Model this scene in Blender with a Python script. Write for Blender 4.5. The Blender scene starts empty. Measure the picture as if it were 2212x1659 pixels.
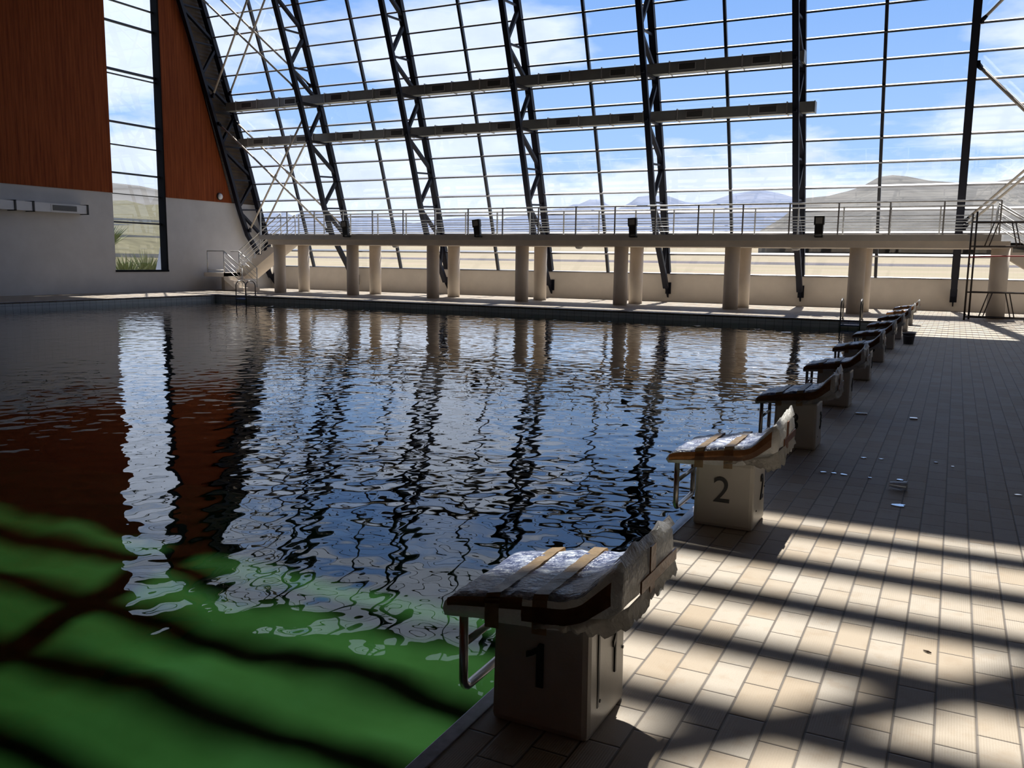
import bpy, bmesh, math, random
from mathutils import Vector, Matrix, noise
random.seed(7)
S = bpy.context.scene
COL = S.collection
PI = math.pi

# ------------------------------------------------------------------ helpers
class MB:
    """collects shapes into one bmesh; build() links them as one mesh object"""
    def __init__(self): self.bm = bmesh.new()
    def box(self, c, s, M=None, bev=0.0):
        r = bmesh.ops.create_cube(self.bm, size=1.0)
        vs = r['verts']
        T = Matrix.Translation(Vector(c)) @ (M.to_4x4() if M else Matrix.Identity(4)) @ Matrix.Diagonal((s[0], s[1], s[2], 1))
        bmesh.ops.transform(self.bm, matrix=T, verts=vs)
        if bev > 0:
            es = list({e for v in vs for e in v.link_edges})
            bmesh.ops.bevel(self.bm, geom=es, offset=bev, segments=2, affect='EDGES', profile=0.6)
        return self
    def b6(self, x0, x1, y0, y1, z0, z1, bev=0.0):
        return self.box(((x0+x1)/2, (y0+y1)/2, (z0+z1)/2), (abs(x1-x0), abs(y1-y0), abs(z1-z0)), None, bev)
    def beam(self, a, b, w, h, up=(0, 0, 1)):
        """rectangular bar from a to b, w across, h along 'up'"""
        a, b = Vector(a), Vector(b); d = (b-a); L = d.length; d.normalize()
        u = Vector(up); x = d.cross(u)
        if x.length < 1e-4: x = d.cross(Vector((1, 0, 0)))
        x.normalize(); u = x.cross(d)
        M = Matrix((x, d, u)).transposed()
        return self.box((a+b)/2, (w, L, h), M)
    def strip(self, pts, w, h, up=(1, 0, 0)):
        """mitred rectangular bar through points; section w along 'up', h across"""
        U = Vector(up).normalized(); P = [Vector(p) for p in pts]; rings = []
        for i, p in enumerate(P):
            d0 = (P[i]-P[i-1]).normalized() if i else (P[1]-P[0]).normalized()
            d1 = (P[i+1]-P[i]).normalized() if i < len(P)-1 else d0
            t = (d0+d1).normalized(); n = t.cross(U).normalized()
            k = 1/max(.5, t.dot(d0))
            rings.append([self.bm.verts.new(p+U*(sx*w/2)+n*(sy*h/2*k)) for sx, sy in ((-1, -1), (1, -1), (1, 1), (-1, 1))])
        for r0, r1 in zip(rings, rings[1:]):
            for j in range(4):
                self.bm.faces.new((r0[j], r0[(j+1) % 4], r1[(j+1) % 4], r1[j]))
        self.bm.faces.new(rings[0][::-1]); self.bm.faces.new(rings[-1])
        return self
    def tube(self, pts, r, n=10, cap=True, closed=False):
        P = [Vector(p) for p in pts]; N = len(P); rings = []; prev = None
        for i, p in enumerate(P):
            if closed: t = (P[(i+1) % N]-P[i-1]).normalized()
            else:
                d0 = (P[i]-P[i-1]).normalized() if i else (P[1]-P[0]).normalized()
                d1 = (P[i+1]-P[i]).normalized() if i < N-1 else d0
                t = (d0+d1).normalized()
            if prev is None:
                x = t.cross(Vector((0, 0, 1)))
                if x.length < 1e-3: x = t.cross(Vector((1, 0, 0)))
            else: x = prev - t*prev.dot(t)
            x.normalize(); prev = x; y = t.cross(x)
            rr = r[i] if isinstance(r, (list, tuple)) else r
            rings.append([self.bm.verts.new(p+(x*math.cos(2*PI*j/n)+y*math.sin(2*PI*j/n))*rr) for j in range(n)])
        pr = list(zip(rings, rings[1:])) + ([(rings[-1], rings[0])] if closed else [])
        for r0, r1 in pr:
            for j in range(n):
                f = self.bm.faces.new((r0[j], r0[(j+1) % n], r1[(j+1) % n], r1[j])); f.smooth = True
        if cap and not closed:
            self.bm.faces.new(rings[0][::-1]); self.bm.faces.new(rings[-1])
        return self
    def lathe(self, prof, c=(0, 0, 0), n=24, M=None):
        """prof: (radius, height) from bottom to top, about local z"""
        rings = []; T = Matrix.Translation(Vector(c)) @ (M.to_4x4() if M else Matrix.Identity(4))
        for r, z in prof:
            rings.append([self.bm.verts.new(T @ Vector((r*math.cos(2*PI*j/n), r*math.sin(2*PI*j/n), z))) for j in range(n)])
        for r0, r1 in zip(rings, rings[1:]):
            for j in range(n):
                f = self.bm.faces.new((r0[j], r0[(j+1) % n], r1[(j+1) % n], r1[j])); f.smooth = True
        self.bm.faces.new(rings[0][::-1]); self.bm.faces.new(rings[-1])
        return self
    def prism(self, poly, x0, x1, axis=0):
        """closed polygon in the two other axes extruded along 'axis'"""
        def mk(u, v, w):
            return Vector((w, u, v)) if axis == 0 else (Vector((u, w, v)) if axis == 1 else Vector((u, v, w)))
        a = [self.bm.verts.new(mk(u, v, x0)) for u, v in poly]; b = [self.bm.verts.new(mk(u, v, x1)) for u, v in poly]
        n = len(poly)
        for j in range(n):
            self.bm.faces.new((a[j], a[(j+1) % n], b[(j+1) % n], b[j]))
        self.bm.faces.new(a[::-1]); self.bm.faces.new(b)
        return self
    def sheet(self, rows):
        """grid of points -> faces"""
        V = [[self.bm.verts.new(Vector(p)) for p in r] for r in rows]
        for r0, r1 in zip(V, V[1:]):
            for j in range(len(r0)-1):
                self.bm.faces.new((r0[j], r0[j+1], r1[j+1], r1[j]))
        return self
    def build(self, name, mat, parent=None, smooth=False, recalc=True, loc=None):
        if recalc: bmesh.ops.recalc_face_normals(self.bm, faces=self.bm.faces)
        me = bpy.data.meshes.new(name)
        if loc is not None:
            bmesh.ops.translate(self.bm, verts=self.bm.verts, vec=-Vector(loc))
        if smooth:
            for f in self.bm.faces: f.smooth = True
        self.bm.to_mesh(me); self.bm.free()
        for m in (mat if isinstance(mat, (list, tuple)) else [mat]): me.materials.append(m)
        o = bpy.data.objects.new(name, me); COL.objects.link(o)
        if loc is not None: o.location = loc
        if parent: o.parent = parent
        return o

def thing(name, label, cat, loc=(0, 0, 0), group=None, kind=None):
    o = bpy.data.objects.new(name, None); COL.objects.link(o); o.location = loc
    o.empty_display_size = .2
    if label: o['label'] = label
    if cat: o['category'] = cat
    if group: o['group'] = group
    if kind: o['kind'] = kind
    return o
def tag(o, label, cat, group=None, kind=None):
    if label: o['label'] = label
    if cat: o['category'] = cat
    if group: o['group'] = group
    if kind: o['kind'] = kind
    return o
def struct(o, label=None, cat=None):
    o['kind'] = 'structure'
    if label: o['label'] = label
    if cat: o['category'] = cat
    return o
def put(o, parent):          # child built in world coordinates, parent empty away from the origin
    o.parent = parent; o.location = Vector(o.location) - Vector(parent.location); return o
def part(mb, name, mat, parent, smooth=False):
    return put(mb.build(name, mat, None, smooth), parent)
def sub(mb, name, mat, par, smooth=False):
    """sub-part: world coordinates, parent is a part whose own parent is a thing"""
    o = mb.build(name, mat, None, smooth); o.parent = par
    off = Vector((0, 0, 0)); p = par
    while p: off += Vector(p.location); p = p.parent
    o.location = Vector(o.location) - off
    return o

# ------------------------------------------------------------------ materials
def newmat(name):
    m = bpy.data.materials.new(name); m.use_nodes = True; nt = m.node_tree; nt.nodes.clear()
    out = nt.nodes.new('ShaderNodeOutputMaterial'); return m, nt, out
def N(nt, t, **kw):
    n = nt.nodes.new(t)
    for k, v in kw.items():
        if k.startswith('i_'):
            n.inputs[k[2:].replace('_', ' ')].default_value = v
        else: setattr(n, k, v)
    return n
def L(nt, a, b): nt.links.new(a, b)
def math_(nt, op, a, b=None, c=None, clamp=False):
    n = nt.nodes.new('ShaderNodeMath'); n.operation = op; n.use_clamp = clamp
    for i, v in enumerate((a, b, c)):
        if v is None: continue
        if isinstance(v, (int, float)): n.inputs[i].default_value = v
        else: nt.links.new(v, n.inputs[i])
    return n.outputs[0]
def mixc(nt, fac, a, b, blend='MIX'):
    n = nt.nodes.new('ShaderNodeMix'); n.data_type = 'RGBA'; n.blend_type = blend
    for s, v in ((n.inputs['Factor'], fac), (n.inputs['A'], a), (n.inputs['B'], b)):
        pass
    ins = [i for i in n.inputs if i.enabled]
    for i, v in zip((n.inputs[0], n.inputs[6], n.inputs[7]), (fac, a, b)):
        if isinstance(v, (int, float)): i.default_value = v
        elif isinstance(v, (tuple, list)): i.default_value = (*v[:3], 1)
        else: nt.links.new(v, i)
    return n.outputs[2]
def ramp(nt, fac, stops):
    n = nt.nodes.new('ShaderNodeValToRGB'); e = n.color_ramp.elements
    while len(e) < len(stops): e.new(.5)
    for k, (p, c) in zip(e, stops):
        k.position = p; k.color = (*c, 1) if len(c) == 3 else c
    nt.links.new(fac, n.inputs[0]); return n.outputs[0]
def objco(nt, scale=(1, 1, 1), geo=True):
    if geo: s = nt.nodes.new('ShaderNodeNewGeometry').outputs['Position']
    else: s = nt.nodes.new('ShaderNodeTexCoord').outputs['Object']
    m = nt.nodes.new('ShaderNodeMapping'); m.inputs['Scale'].default_value = scale
    nt.links.new(s, m.inputs['Vector']); return m.outputs[0]
def noise_(nt, vec, scale, detail=3, rough=.5):
    n = nt.nodes.new('ShaderNodeTexNoise'); n.inputs['Scale'].default_value = scale
    n.inputs['Detail'].default_value = detail; n.inputs['Roughness'].default_value = rough
    if vec is not None: nt.links.new(vec, n.inputs['Vector'])
    return n.outputs['Fac']
def bump_(nt, h, strength=.3, dist=.01):
    b = nt.nodes.new('ShaderNodeBump'); b.inputs['Strength'].default_value = strength; b.inputs['Distance'].default_value = dist
    nt.links.new(h, b.inputs['Height']); return b.outputs[0]
def pbr(name, col, rough=.6, metal=0., var=.12, vscale=3., bump=0., bscale=60., spec=.5, bdist=.004):
    m, nt, out = newmat(name)
    p = N(nt, 'ShaderNodeBsdfPrincipled'); p.inputs['Roughness'].default_value = rough
    p.inputs['Metallic'].default_value = metal; p.inputs['Specular IOR Level'].default_value = spec
    v = objco(nt)
    if var > 0:
        f = noise_(nt, v, vscale, 4, .6)
        dark = tuple(c*(1-var) for c in col); lite = tuple(min(1, c*(1+var)) for c in col)
        L(nt, ramp(nt, f, [(.3, dark), (.7, lite)]), p.inputs['Base Color'])
    else: p.inputs['Base Color'].default_value = (*col, 1)
    if bump > 0:
        L(nt, bump_(nt, noise_(nt, v, bscale, 3, .6), bump, bdist), p.inputs['Normal'])
    L(nt, p.outputs[0], out.inputs[0]); return m

M = {}
M['plaster'] = pbr('white_plaster', (.60, .585, .58), .85, var=.06, vscale=1.2, bump=.25, bscale=40)
M['render'] = pbr('cream_render', (.76, .70, .635), .85, var=.06, vscale=1.5, bump=.3, bscale=50)
M['concrete'] = pbr('painted_concrete', (.78, .70, .61), .75, var=.07, vscale=1.4, bump=.25, bscale=35)
M['slab_grey'] = pbr('grey_slab_edge', (.58, .55, .51), .75, var=.08, vscale=2, bump=.2, bscale=40)
M['steel'] = pbr('dark_painted_steel', (.008, .009, .019), .5, var=.2, vscale=4, spec=.25)
M['alu'] = pbr('anodised_aluminium', (.34, .34, .36), .32, 1.0, var=.08, vscale=5)
M['mullion'] = pbr('black_mullion', (.02, .021, .03), .4, var=.15, vscale=4)
M['rail'] = pbr('galvanised_rail', (.60, .59, .57), .38, .5, var=.1, vscale=8)
M['chrome'] = pbr('dull_steel_tube', (.45, .43, .40), .28, 1.0, var=.1, vscale=12)
M['brace'] = pbr('cream_painted_rod', (.62, .56, .48), .45, var=.1, vscale=5)
M['duct'] = pbr('galvanised_duct', (.33, .34, .33), .5, .35, var=.16, vscale=1.6)
M['duct_white'] = pbr('white_duct', (.62, .62, .64), .5, .1, var=.05, vscale=2)
M['grille'] = pbr('dark_grille', (.11, .11, .11), .6, var=.1, vscale=30)
M['black'] = pbr('black_plastic', (.02, .019, .018), .45, var=.2, vscale=12)
M['lens'] = pbr('smoked_lens', (.30, .29, .27), .3, var=.1, vscale=10)
M['lamp_white'] = pbr('opal_lamp', (.75, .76, .78), .25, var=.02)
M['pedestal'] = pbr('cream_fibreglass', (.52, .495, .45), .32, var=.05, vscale=6, bump=.12, bscale=120)
M['numeral'] = pbr('black_numeral', (.012, .012, .013), .4, var=.1)
M['scaff'] = pbr('rusty_scaffold_tube', (.045, .034, .03), .55, .3, var=.4, vscale=9)
M['red'] = pbr('red_rope', (.34, .03, .035), .6, var=.1)
M['bluestep'] = pbr('blue_ladder_step', (.03, .06, .17), .35, var=.1)
M['bucket'] = pbr('grey_bucket_plastic', (.09, .09, .10), .45, var=.15, vscale=10)
M['paper'] = pbr('white_paper', (.88, .89, .91), .6, var=.05)
M['mud'] = pbr('dark_twig', (.06, .04, .03), .9, var=.2)
M['foliage'] = pbr('shrub_leaf', (.16, .19, .07), .7, var=.35, vscale=6)
M['darkclad'] = None

def mat_tape():
    m, nt, out = newmat('brown_packing_tape'); v = objco(nt)
    p = N(nt, 'ShaderNodeBsdfPrincipled'); p.inputs['Roughness'].default_value = .28
    f = noise_(nt, v, 25, 4, .65)
    L(nt, ramp(nt, f, [(.3, (.15, .062, .026)), (.65, (.24, .112, .05)), (.8, (.40, .25, .13))]), p.inputs['Base Color'])
    L(nt, bump_(nt, noise_(nt, v, 60, 3), .5, .004), p.inputs['Normal'])
    tr = N(nt, 'ShaderNodeBsdfTranslucent'); tr.inputs[0].default_value = (.5, .22, .07, 1)
    mx = N(nt, 'ShaderNodeMixShader'); mx.inputs[0].default_value = .2
    L(nt, p.outputs[0], mx.inputs[1]); L(nt, tr.outputs[0], mx.inputs[2]); L(nt, mx.outputs[0], out.inputs[0]); return m
M['tape'] = mat_tape(); M['tape_sunlit'] = pbr('sunlit_packing_tape', (.40, .29, .17), .3, var=.2, vscale=25, bump=.4, bscale=60)  # top strips are the same brown tape, sunlight painted in as tan

def mat_wrap(name, top=False):
    """bubble wrap / plastic film; the top sheet lets the navy non-slip pad show through"""
    m, nt, out = newmat(name); v = objco(nt)
    p = N(nt, 'ShaderNodeBsdfPrincipled'); p.inputs['Roughness'].default_value = .22
    p.inputs['Specular IOR Level'].default_value = .7
    vo = N(nt, 'ShaderNodeTexVoronoi'); vo.inputs['Scale'].default_value = 75; L(nt, v, vo.inputs['Vector'])
    cr = noise_(nt, objco(nt, (1, 2.2, 1)), 16, 5, .65)
    if top:
        col = ramp(nt, cr, [(.40, (.035, .05, .13)), (.50, (.12, .15, .27)), (.60, (.40, .45, .56)), (.74, (.82, .85, .90))])
    else:
        col = ramp(nt, cr, [(.3, (.50, .485, .46)), (.6, (.68, .67, .65)), (.75, (.82, .82, .81))])
    L(nt, col, p.inputs['Base Color'])
    h = math_(nt, 'ADD', math_(nt, 'MULTIPLY', vo.outputs['Distance'], -.35), math_(nt, 'MULTIPLY', cr, 1.4))
    L(nt, bump_(nt, h, .8, .012), p.inputs['Normal'])
    tr = N(nt, 'ShaderNodeBsdfTranslucent'); tr.inputs[0].default_value = (.75, .74, .72, 1)
    mx = N(nt, 'ShaderNodeMixShader'); mx.inputs[0].default_value = .10 if top else .38
    L(nt, p.outputs[0], mx.inputs[1]); L(nt, tr.outputs[0], mx.inputs[2]); L(nt, mx.outputs[0], out.inputs[0]); return m
M['wrap'] = mat_wrap('cloudy_plastic_wrap'); M['wrap_top'] = mat_wrap('plastic_over_blue_pad', True)

def mat_wood():
    m, nt, out = newmat('orange_board_cladding'); v = objco(nt, (1, 1, .06))
    p = N(nt, 'ShaderNodeBsdfPrincipled'); p.inputs['Roughness'].default_value = .75; p.inputs['Specular IOR Level'].default_value = .12
    g = noise_(nt, v, 9, 5, .65)
    geo = N(nt, 'ShaderNodeNewGeometry'); sp = N(nt, 'ShaderNodeSeparateXYZ'); L(nt, geo.outputs['Position'], sp.inputs[0])
    fr = math_(nt, 'FRACT', math_(nt, 'DIVIDE', sp.outputs['Y'], .14))
    gr = math_(nt, 'LESS_THAN', fr, .09)
    base = ramp(nt, g, [(.3, (.19, .040, .012)), (.55, (.29, .069, .019)), (.75, (.36, .094, .027))])
    L(nt, mixc(nt, math_(nt, 'MULTIPLY', gr, .55), base, (.06, .016, .007)), p.inputs['Base Color'])
    L(nt, bump_(nt, math_(nt, 'SUBTRACT', 1.0, gr), .5, .006), p.inputs['Normal'])
    L(nt, p.outputs[0], out.inputs[0]); return m
M['wood'] = mat_wood()
def mat_darkclad():
    m, nt, out = newmat('dark_brown_louvre'); geo = N(nt, 'ShaderNodeNewGeometry'); sp = N(nt, 'ShaderNodeSeparateXYZ'); L(nt, geo.outputs['Position'], sp.inputs[0])
    p = N(nt, 'ShaderNodeBsdfPrincipled'); p.inputs['Roughness'].default_value = .7
    fr = math_(nt, 'FRACT', math_(nt, 'DIVIDE', sp.outputs['Z'], .16)); tri = math_(nt, 'PINGPONG', fr, .5)
    n = noise_(nt, objco(nt), 2.5, 4)
    L(nt, mixc(nt, n, (.04, .026, .017), (.13, .085, .05)), p.inputs['Base Color'])
    L(nt, bump_(nt, tri, 1., .05), p.inputs['Normal']); L(nt, p.outputs[0], out.inputs[0]); return m
M['darkclad'] = mat_darkclad()

def mat_deck():
    m, nt, out = newmat('beige_ribbed_deck_tile')
    geo = N(nt, 'ShaderNodeNewGeometry'); sp = N(nt, 'ShaderNodeSeparateXYZ'); L(nt, geo.outputs['Position'], sp.inputs[0])
    u = math_(nt, 'DIVIDE', math_(nt, 'ADD', sp.outputs['X'], 40-.0765), .1253)
    cu = math_(nt, 'FLOOR', u); fu = math_(nt, 'SUBTRACT', u, cu)
    off = math_(nt, 'MULTIPLY', math_(nt, 'MODULO', cu, 2.0), .5)
    w = math_(nt, 'ADD', math_(nt, 'DIVIDE', math_(nt, 'ADD', sp.outputs['Y'], 40-.06), .25), off)
    cw = math_(nt, 'FLOOR', w); fw = math_(nt, 'SUBTRACT', w, cw)
    du = math_(nt, 'MULTIPLY', math_(nt, 'PINGPONG', fu, .5), .1253)     # metres to the nearest joint
    dw = math_(nt, 'MULTIPLY', math_(nt, 'PINGPONG', fw, .5), .25)
    ju = math_(nt, 'LESS_THAN', du, .0042); jw = math_(nt, 'LESS_THAN', dw, .0028)
    joint = math_(nt, 'MAXIMUM', ju, jw)
    cb = N(nt, 'ShaderNodeCombineXYZ'); L(nt, cu, cb.inputs[0]); L(nt, cw, cb.inputs[1])
    wn = N(nt, 'ShaderNodeTexWhiteNoise'); wn.noise_dimensions = '2D'; L(nt, cb.outputs[0], wn.inputs['Vector'])
    base = ramp(nt, wn.outputs['Value'], [(0, (.35, .285, .215)), (.35, (.37, .318, .26)), (.7, (.385, .34, .29)), (1, (.40, .362, .318))])
    blotch = noise_(nt, objco(nt), 9, 4, .6)
    base = mixc(nt, math_(nt, 'MULTIPLY', ramp(nt, blotch, [(.52, (0, 0, 0)), (.75, (1, 1, 1))]), .55), base, (.30, .226, .155))
    speck = noise_(nt, objco(nt), 210, 2)
    base = mixc(nt, math_(nt, 'MULTIPLY', ramp(nt, speck, [(.35, (1, 1, 1)), (.5, (0, 0, 0))]), .18), base, (.25, .21, .17))
    jc = mixc(nt, jw, (.175, .155, .14), (.07, .056, .048))
    L2 = mixc(nt, joint, base, jc)
    p = N(nt, 'ShaderNodeBsdfPrincipled'); L(nt, L2, p.inputs['Base Color'])
    p.inputs['Roughness'].default_value = .6; p.inputs['Specular IOR Level'].default_value = .22
    rib = math_(nt, 'SINE', math_(nt, 'MULTIPLY', sp.outputs['X'], 2*PI/.0085))
    ribm = math_(nt, 'MULTIPLY', math_(nt, 'MULTIPLY', rib, ramp(nt, noise_(nt, objco(nt), 3.2, 2), [(.42, (0, 0, 0)), (.55, (1, 1, 1))])), .0004)
    edge = math_(nt, 'MULTIPLY', math_(nt, 'MINIMUM', math_(nt, 'DIVIDE', math_(nt, 'MINIMUM', du, dw), .007), 1.0), .004)
    b = N(nt, 'ShaderNodeBump'); b.inputs['Strength'].default_value = .8; b.inputs['Distance'].default_value = 1.0
    L(nt, math_(nt, 'ADD', edge, ribm), b.inputs['Height']); L(nt, b.outputs[0], p.inputs['Normal'])
    L(nt, p.outputs[0], out.inputs[0]); return m
M['deck'] = mat_deck()

def mat_pooltile():
    m, nt, out = newmat('slate_pool_wall_tile')
    geo = N(nt, 'ShaderNodeNewGeometry'); sp = N(nt, 'ShaderNodeSeparateXYZ'); L(nt, geo.outputs['Position'], sp.inputs[0])
    h = math_(nt, 'ADD', math_(nt, 'ADD', sp.outputs['X'], sp.outputs['Y']), 100.)
    fu = math_(nt, 'PINGPONG', math_(nt, 'FRACT', math_(nt, 'DIVIDE', h, .25)), .5)
    fz = math_(nt, 'PINGPONG', math_(nt, 'FRACT', math_(nt, 'DIVIDE', math_(nt, 'ADD', sp.outputs['Z'], 20), .125)), .5)
    j = math_(nt, 'MAXIMUM', math_(nt, 'LESS_THAN', fu, .02), math_(nt, 'LESS_THAN', fz, .03))
    n = noise_(nt, objco(nt), 3, 3)
    base = mixc(nt, n, (.36, .39, .43), (.46, .50, .53))
    p = N(nt, 'ShaderNodeBsdfPrincipled'); p.inputs['Roughness'].default_value = .35
    L(nt, mixc(nt, j, base, (.12, .14, .15)), p.inputs['Base Color']); L(nt, p.outputs[0], out.inputs[0]); return m
M['pooltile'] = mat_pooltile()
def mat_algae():
    m, nt, out = newmat('green_algae_floor')
    n = noise_(nt, objco(nt, (1, 1.6, 1)), 1.7, 4, .55); p = N(nt, 'ShaderNodeBsdfDiffuse')
    L(nt, ramp(nt, n, [(.3, (.22, .40, .17)), (.55, (.25, .46, .21)), (.8, (.28, .52, .27))]), p.inputs[0])
    L(nt, p.outputs[0], out.inputs[0]); return m
M['algae'] = mat_algae()
M['coping'] = pbr('blue_grey_coping_tile', (.23, .22, .28), .22, var=.25, vscale=14, spec=.7)

def schlick(nt, f0, normal=None):
    lw = N(nt, 'ShaderNodeLayerWeight'); lw.inputs['Blend'].default_value = .5
    if normal is not None: L(nt, normal, lw.inputs['Normal'])
    f = math_(nt, 'POWER', lw.outputs['Facing'], 5.0)
    return math_(nt, 'MULTIPLY_ADD', f, 1-f0, f0, clamp=True)
def mat_glass(name, tint, f0=.07):
    m, nt, out = newmat(name)
    t = N(nt, 'ShaderNodeBsdfTransparent'); t.inputs[0].default_value = (*tint, 1)
    g = N(nt, 'ShaderNodeBsdfGlossy'); g.inputs['Roughness'].default_value = 0.0; g.inputs['Color'].default_value = (1, 1, 1, 1)
    mx = N(nt, 'ShaderNodeMixShader'); L(nt, schlick(nt, f0), mx.inputs[0])
    L(nt, t.outputs[0], mx.inputs[1]); L(nt, g.outputs[0], mx.inputs[2]); L(nt, mx.outputs[0], out.inputs[0]); return m
M['glass'] = mat_glass('clear_facade_glass', (.93, .95, .955))

def mat_water():
    m, nt, out = newmat('murky_green_water')
    v = objco(nt)
    h1 = math_(nt, 'MULTIPLY', noise_(nt, v, 1.6, 1, .4), .0105)
    h2 = math_(nt, 'MULTIPLY', noise_(nt, v, 4.8, .6, .4), .0066)
    h3 = math_(nt, 'MULTIPLY', noise_(nt, v, 9., 0, .4), .0004)
    h = math_(nt, 'ADD', math_(nt, 'ADD', h1, h2), h3)
    b = N(nt, 'ShaderNodeBump'); b.inputs['Strength'].default_value = 1.0; b.inputs['Distance'].default_value = 1.0
    L(nt, h, b.inputs['Height'])
    t = N(nt, 'ShaderNodeBsdfTransparent'); t.inputs[0].default_value = (.74, .80, .75, 1)
    g = N(nt, 'ShaderNodeBsdfGlossy'); g.inputs['Roughness'].default_value = 0.0; g.inputs['Color'].default_value = (1, 1, 1, 1)
    L(nt, b.outputs[0], g.inputs['Normal'])
    mx = N(nt, 'ShaderNodeMixShader'); L(nt, schlick(nt, .022, b.outputs[0]), mx.inputs[0])
    L(nt, t.outputs[0], mx.inputs[1]); L(nt, g.outputs[0], mx.inputs[2]); L(nt, mx.outputs[0], out.inputs[0])
    va = N(nt, 'ShaderNodeVolumeAbsorption'); va.inputs['Color'].default_value = (.08, .285, .12, 1); va.inputs['Density'].default_value = 1.05
    L(nt, va.outputs[0], out.inputs['Volume']); return m
M['sky_glass'] = mat_glass('tinted_skylight_glass', (.82, .83, .82))
M['water'] = mat_water()

def mat_field():
    m, nt, out = newmat('dry_grass_plain'); p = N(nt, 'ShaderNodeBsdfDiffuse')
    v = objco(nt, (.012, .10, 0))
    n = noise_(nt, v, 1.0, 5, .6)
    L(nt, ramp(nt, n, [(.3, (.225, .18, .135)), (.45, (.275, .23, .18)), (.55, (.215, .195, .13)), (.68, (.30, .255, .205))]), p.inputs[0])
    L(nt, p.outputs[0], out.inputs[0]); return m
M['field'] = mat_field()
M['track'] = pbr('gravel_track', (.62, .54, .52), .9, var=.15, vscale=.1)
M['ridge'] = pbr('hazy_blue_ridge', (.135, .16, .225), .95, var=.18, vscale=.012, spec=.1)  # distance haze painted into the rock colour as blue grey
M['hill'] = pbr('olive_hillside', (.105, .10, .093), .95, var=.28, vscale=.02, spec=.1)
M['bank'] = pbr('terraced_bank_grass', (.09, .083, .05), .95, var=.35, vscale=.7, spec=.1)
M['kerb'] = pbr('pale_terrace_kerb', (.3, .29, .26), .9, var=.1)

# ------------------------------------------------------------------ dimensions (metres; deck top is z = 0, pool side is +Y)
XL, XR = -30.55, 5.30            # end walls
PX0, PX1, PY0, PY1 = -26.40, -1.36, .80, 25.83
WZ = -.22                        # water level
YW = 33.74                       # facade foot
SILL = 1.13
TOPZ = 14.2
TX = [-30.36+5.053*i for i in range(8)]     # truss planes
def yg(z): u = z-SILL; return YW-.315*u-.0038*u*u    # glass line
ROOFZ = 16.3

# ------------------------------------------------------------------ setting
mb = MB()
g_ = .055
mb.b6(XL, PX0-g_, -12, 34.2, -.25, 0); mb.b6(PX1+g_, XR, -12, 34.2, -.25, 0)
mb.b6(PX0-g_, PX1+g_, PY1+g_, 34.2, -.25, 0); mb.b6(PX0-g_, PX1+g_, -12, PY0-g_, -.25, 0)
struct(mb.build('floor', M['deck']), 'beige ribbed tile deck around the pool', 'floor')

mb = MB(); w = .055
mb.b6(PX1, PX1+w, PY0-w, PY1+w, -.014, .006, .003); mb.b6(PX0-w, PX0, PY0-w, PY1+w, -.014, .006, .003)
mb.b6(PX0, PX1, PY1, PY1+w, -.014, .006, .003); mb.b6(PX0, PX1, PY0-w, PY0, -.014, .006, .003)
struct(mb.build('trim_1', M['coping']), 'thin blue grey coping strip along the pool edge', 'coping')

# basin: walls and a shelving floor raised to the depth refraction would show
mb = MB()
zb = [(PY1, -2.0), (8.5, -1.9), (6.2, -.80), (5.2, -.78), (3.4, -1.02), (2.2, -1.2), (PY0, -1.42)]
d = .2; q_ = .006; zt_ = -.05
mb.b6(PX0-d, PX0-q_, PY0-d, PY1+d, -2.5, zt_); mb.b6(PX1+q_, PX1+d, PY0-d, PY1+d, -2.5, zt_)
mb.b6(PX0, PX1, PY1+q_, PY1+d, -2.5, zt_); mb.b6(PX0, PX1, PY0-d, PY0-q_, -2.5, zt_)
e = -.012
basin = struct(mb.build('pool_basin', M['pooltile']), 'slate tiled pool basin wall below the deck edge', 'pool basin')
def zfloor(x, y):                           # bumps added so shadow bars waver as if refracted by ripples
    for (ya, za), (yb_, zb_) in zip(zb, zb[1:]):
        if yb_ <= y <= ya: z_ = za+(zb_-za)*(y-ya)/(yb_-ya); break
    else: z_ = zb[0][1] if y > 10 else zb[-1][1]
    return z_+.055*noise.noise(Vector((x*1.3, y*1.9, 2)))+.03*noise.noise(Vector((x*3.1, y*4.2, 7)))
mb = MB(); xs_f = [PX0-.1, -20, -16, -14]+[-13+.1*i for i in range(int(11.6/.1)+1)]+[PX1+.1]
ys_f = [PY1+.1, 20, 15, 11, 9]+[8.5-.1*i for i in range(78)]
mb.sheet([[(x, y, zfloor(x, y)) for y in ys_f] for x in xs_f])
mb.build('basin_floor', M['algae'], basin, smooth=True)

mb = MB(); mb.b6(PX0+e/2, PX1-e/2, PY0+e/2, PY1-e/2, -2.4, WZ)
o = mb.build('pool_water', M['water'])
tag(o, 'rippled green pool water mirroring the glass facade', 'water', kind='stuff')

# left wall: plaster below 4 m, boards above, slot window, dark louvre field behind the first truss
Y1, Y2, WB, WT = 24.62, 27.28, .885, 13.4
LINE = 4.0
def yin(z): return 31.13-.325*(z-4.0)-.0012*(z-4)**2    # slanted edge of the boards
t = .35
mb = MB()
mb.b6(XL-t, XL, -12, Y1, 0, LINE); mb.b6(XL-t, XL, Y1, Y2, 0, WB)
mb.prism([(Y2, 0), (34.0, 0), (33.6, SILL), (yg(LINE)+.1, LINE), (Y2, LINE)], XL-t, XL)
wl = struct(mb.build('wall_left', M['plaster']), 'white plastered lower left wall', 'wall')
mb = MB()
mb.b6(XL-t, XL+.03, -12, Y1, LINE, ROOFZ)
mb.prism([(Y2, LINE), (yin(LINE), LINE), (yin(8.5), 8.5), (yin(12), 12), (yin(TOPZ), TOPZ), (yin(TOPZ)-1.2, ROOFZ-.4), (Y2, ROOFZ-.2)], XL-t, XL+.03)
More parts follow.
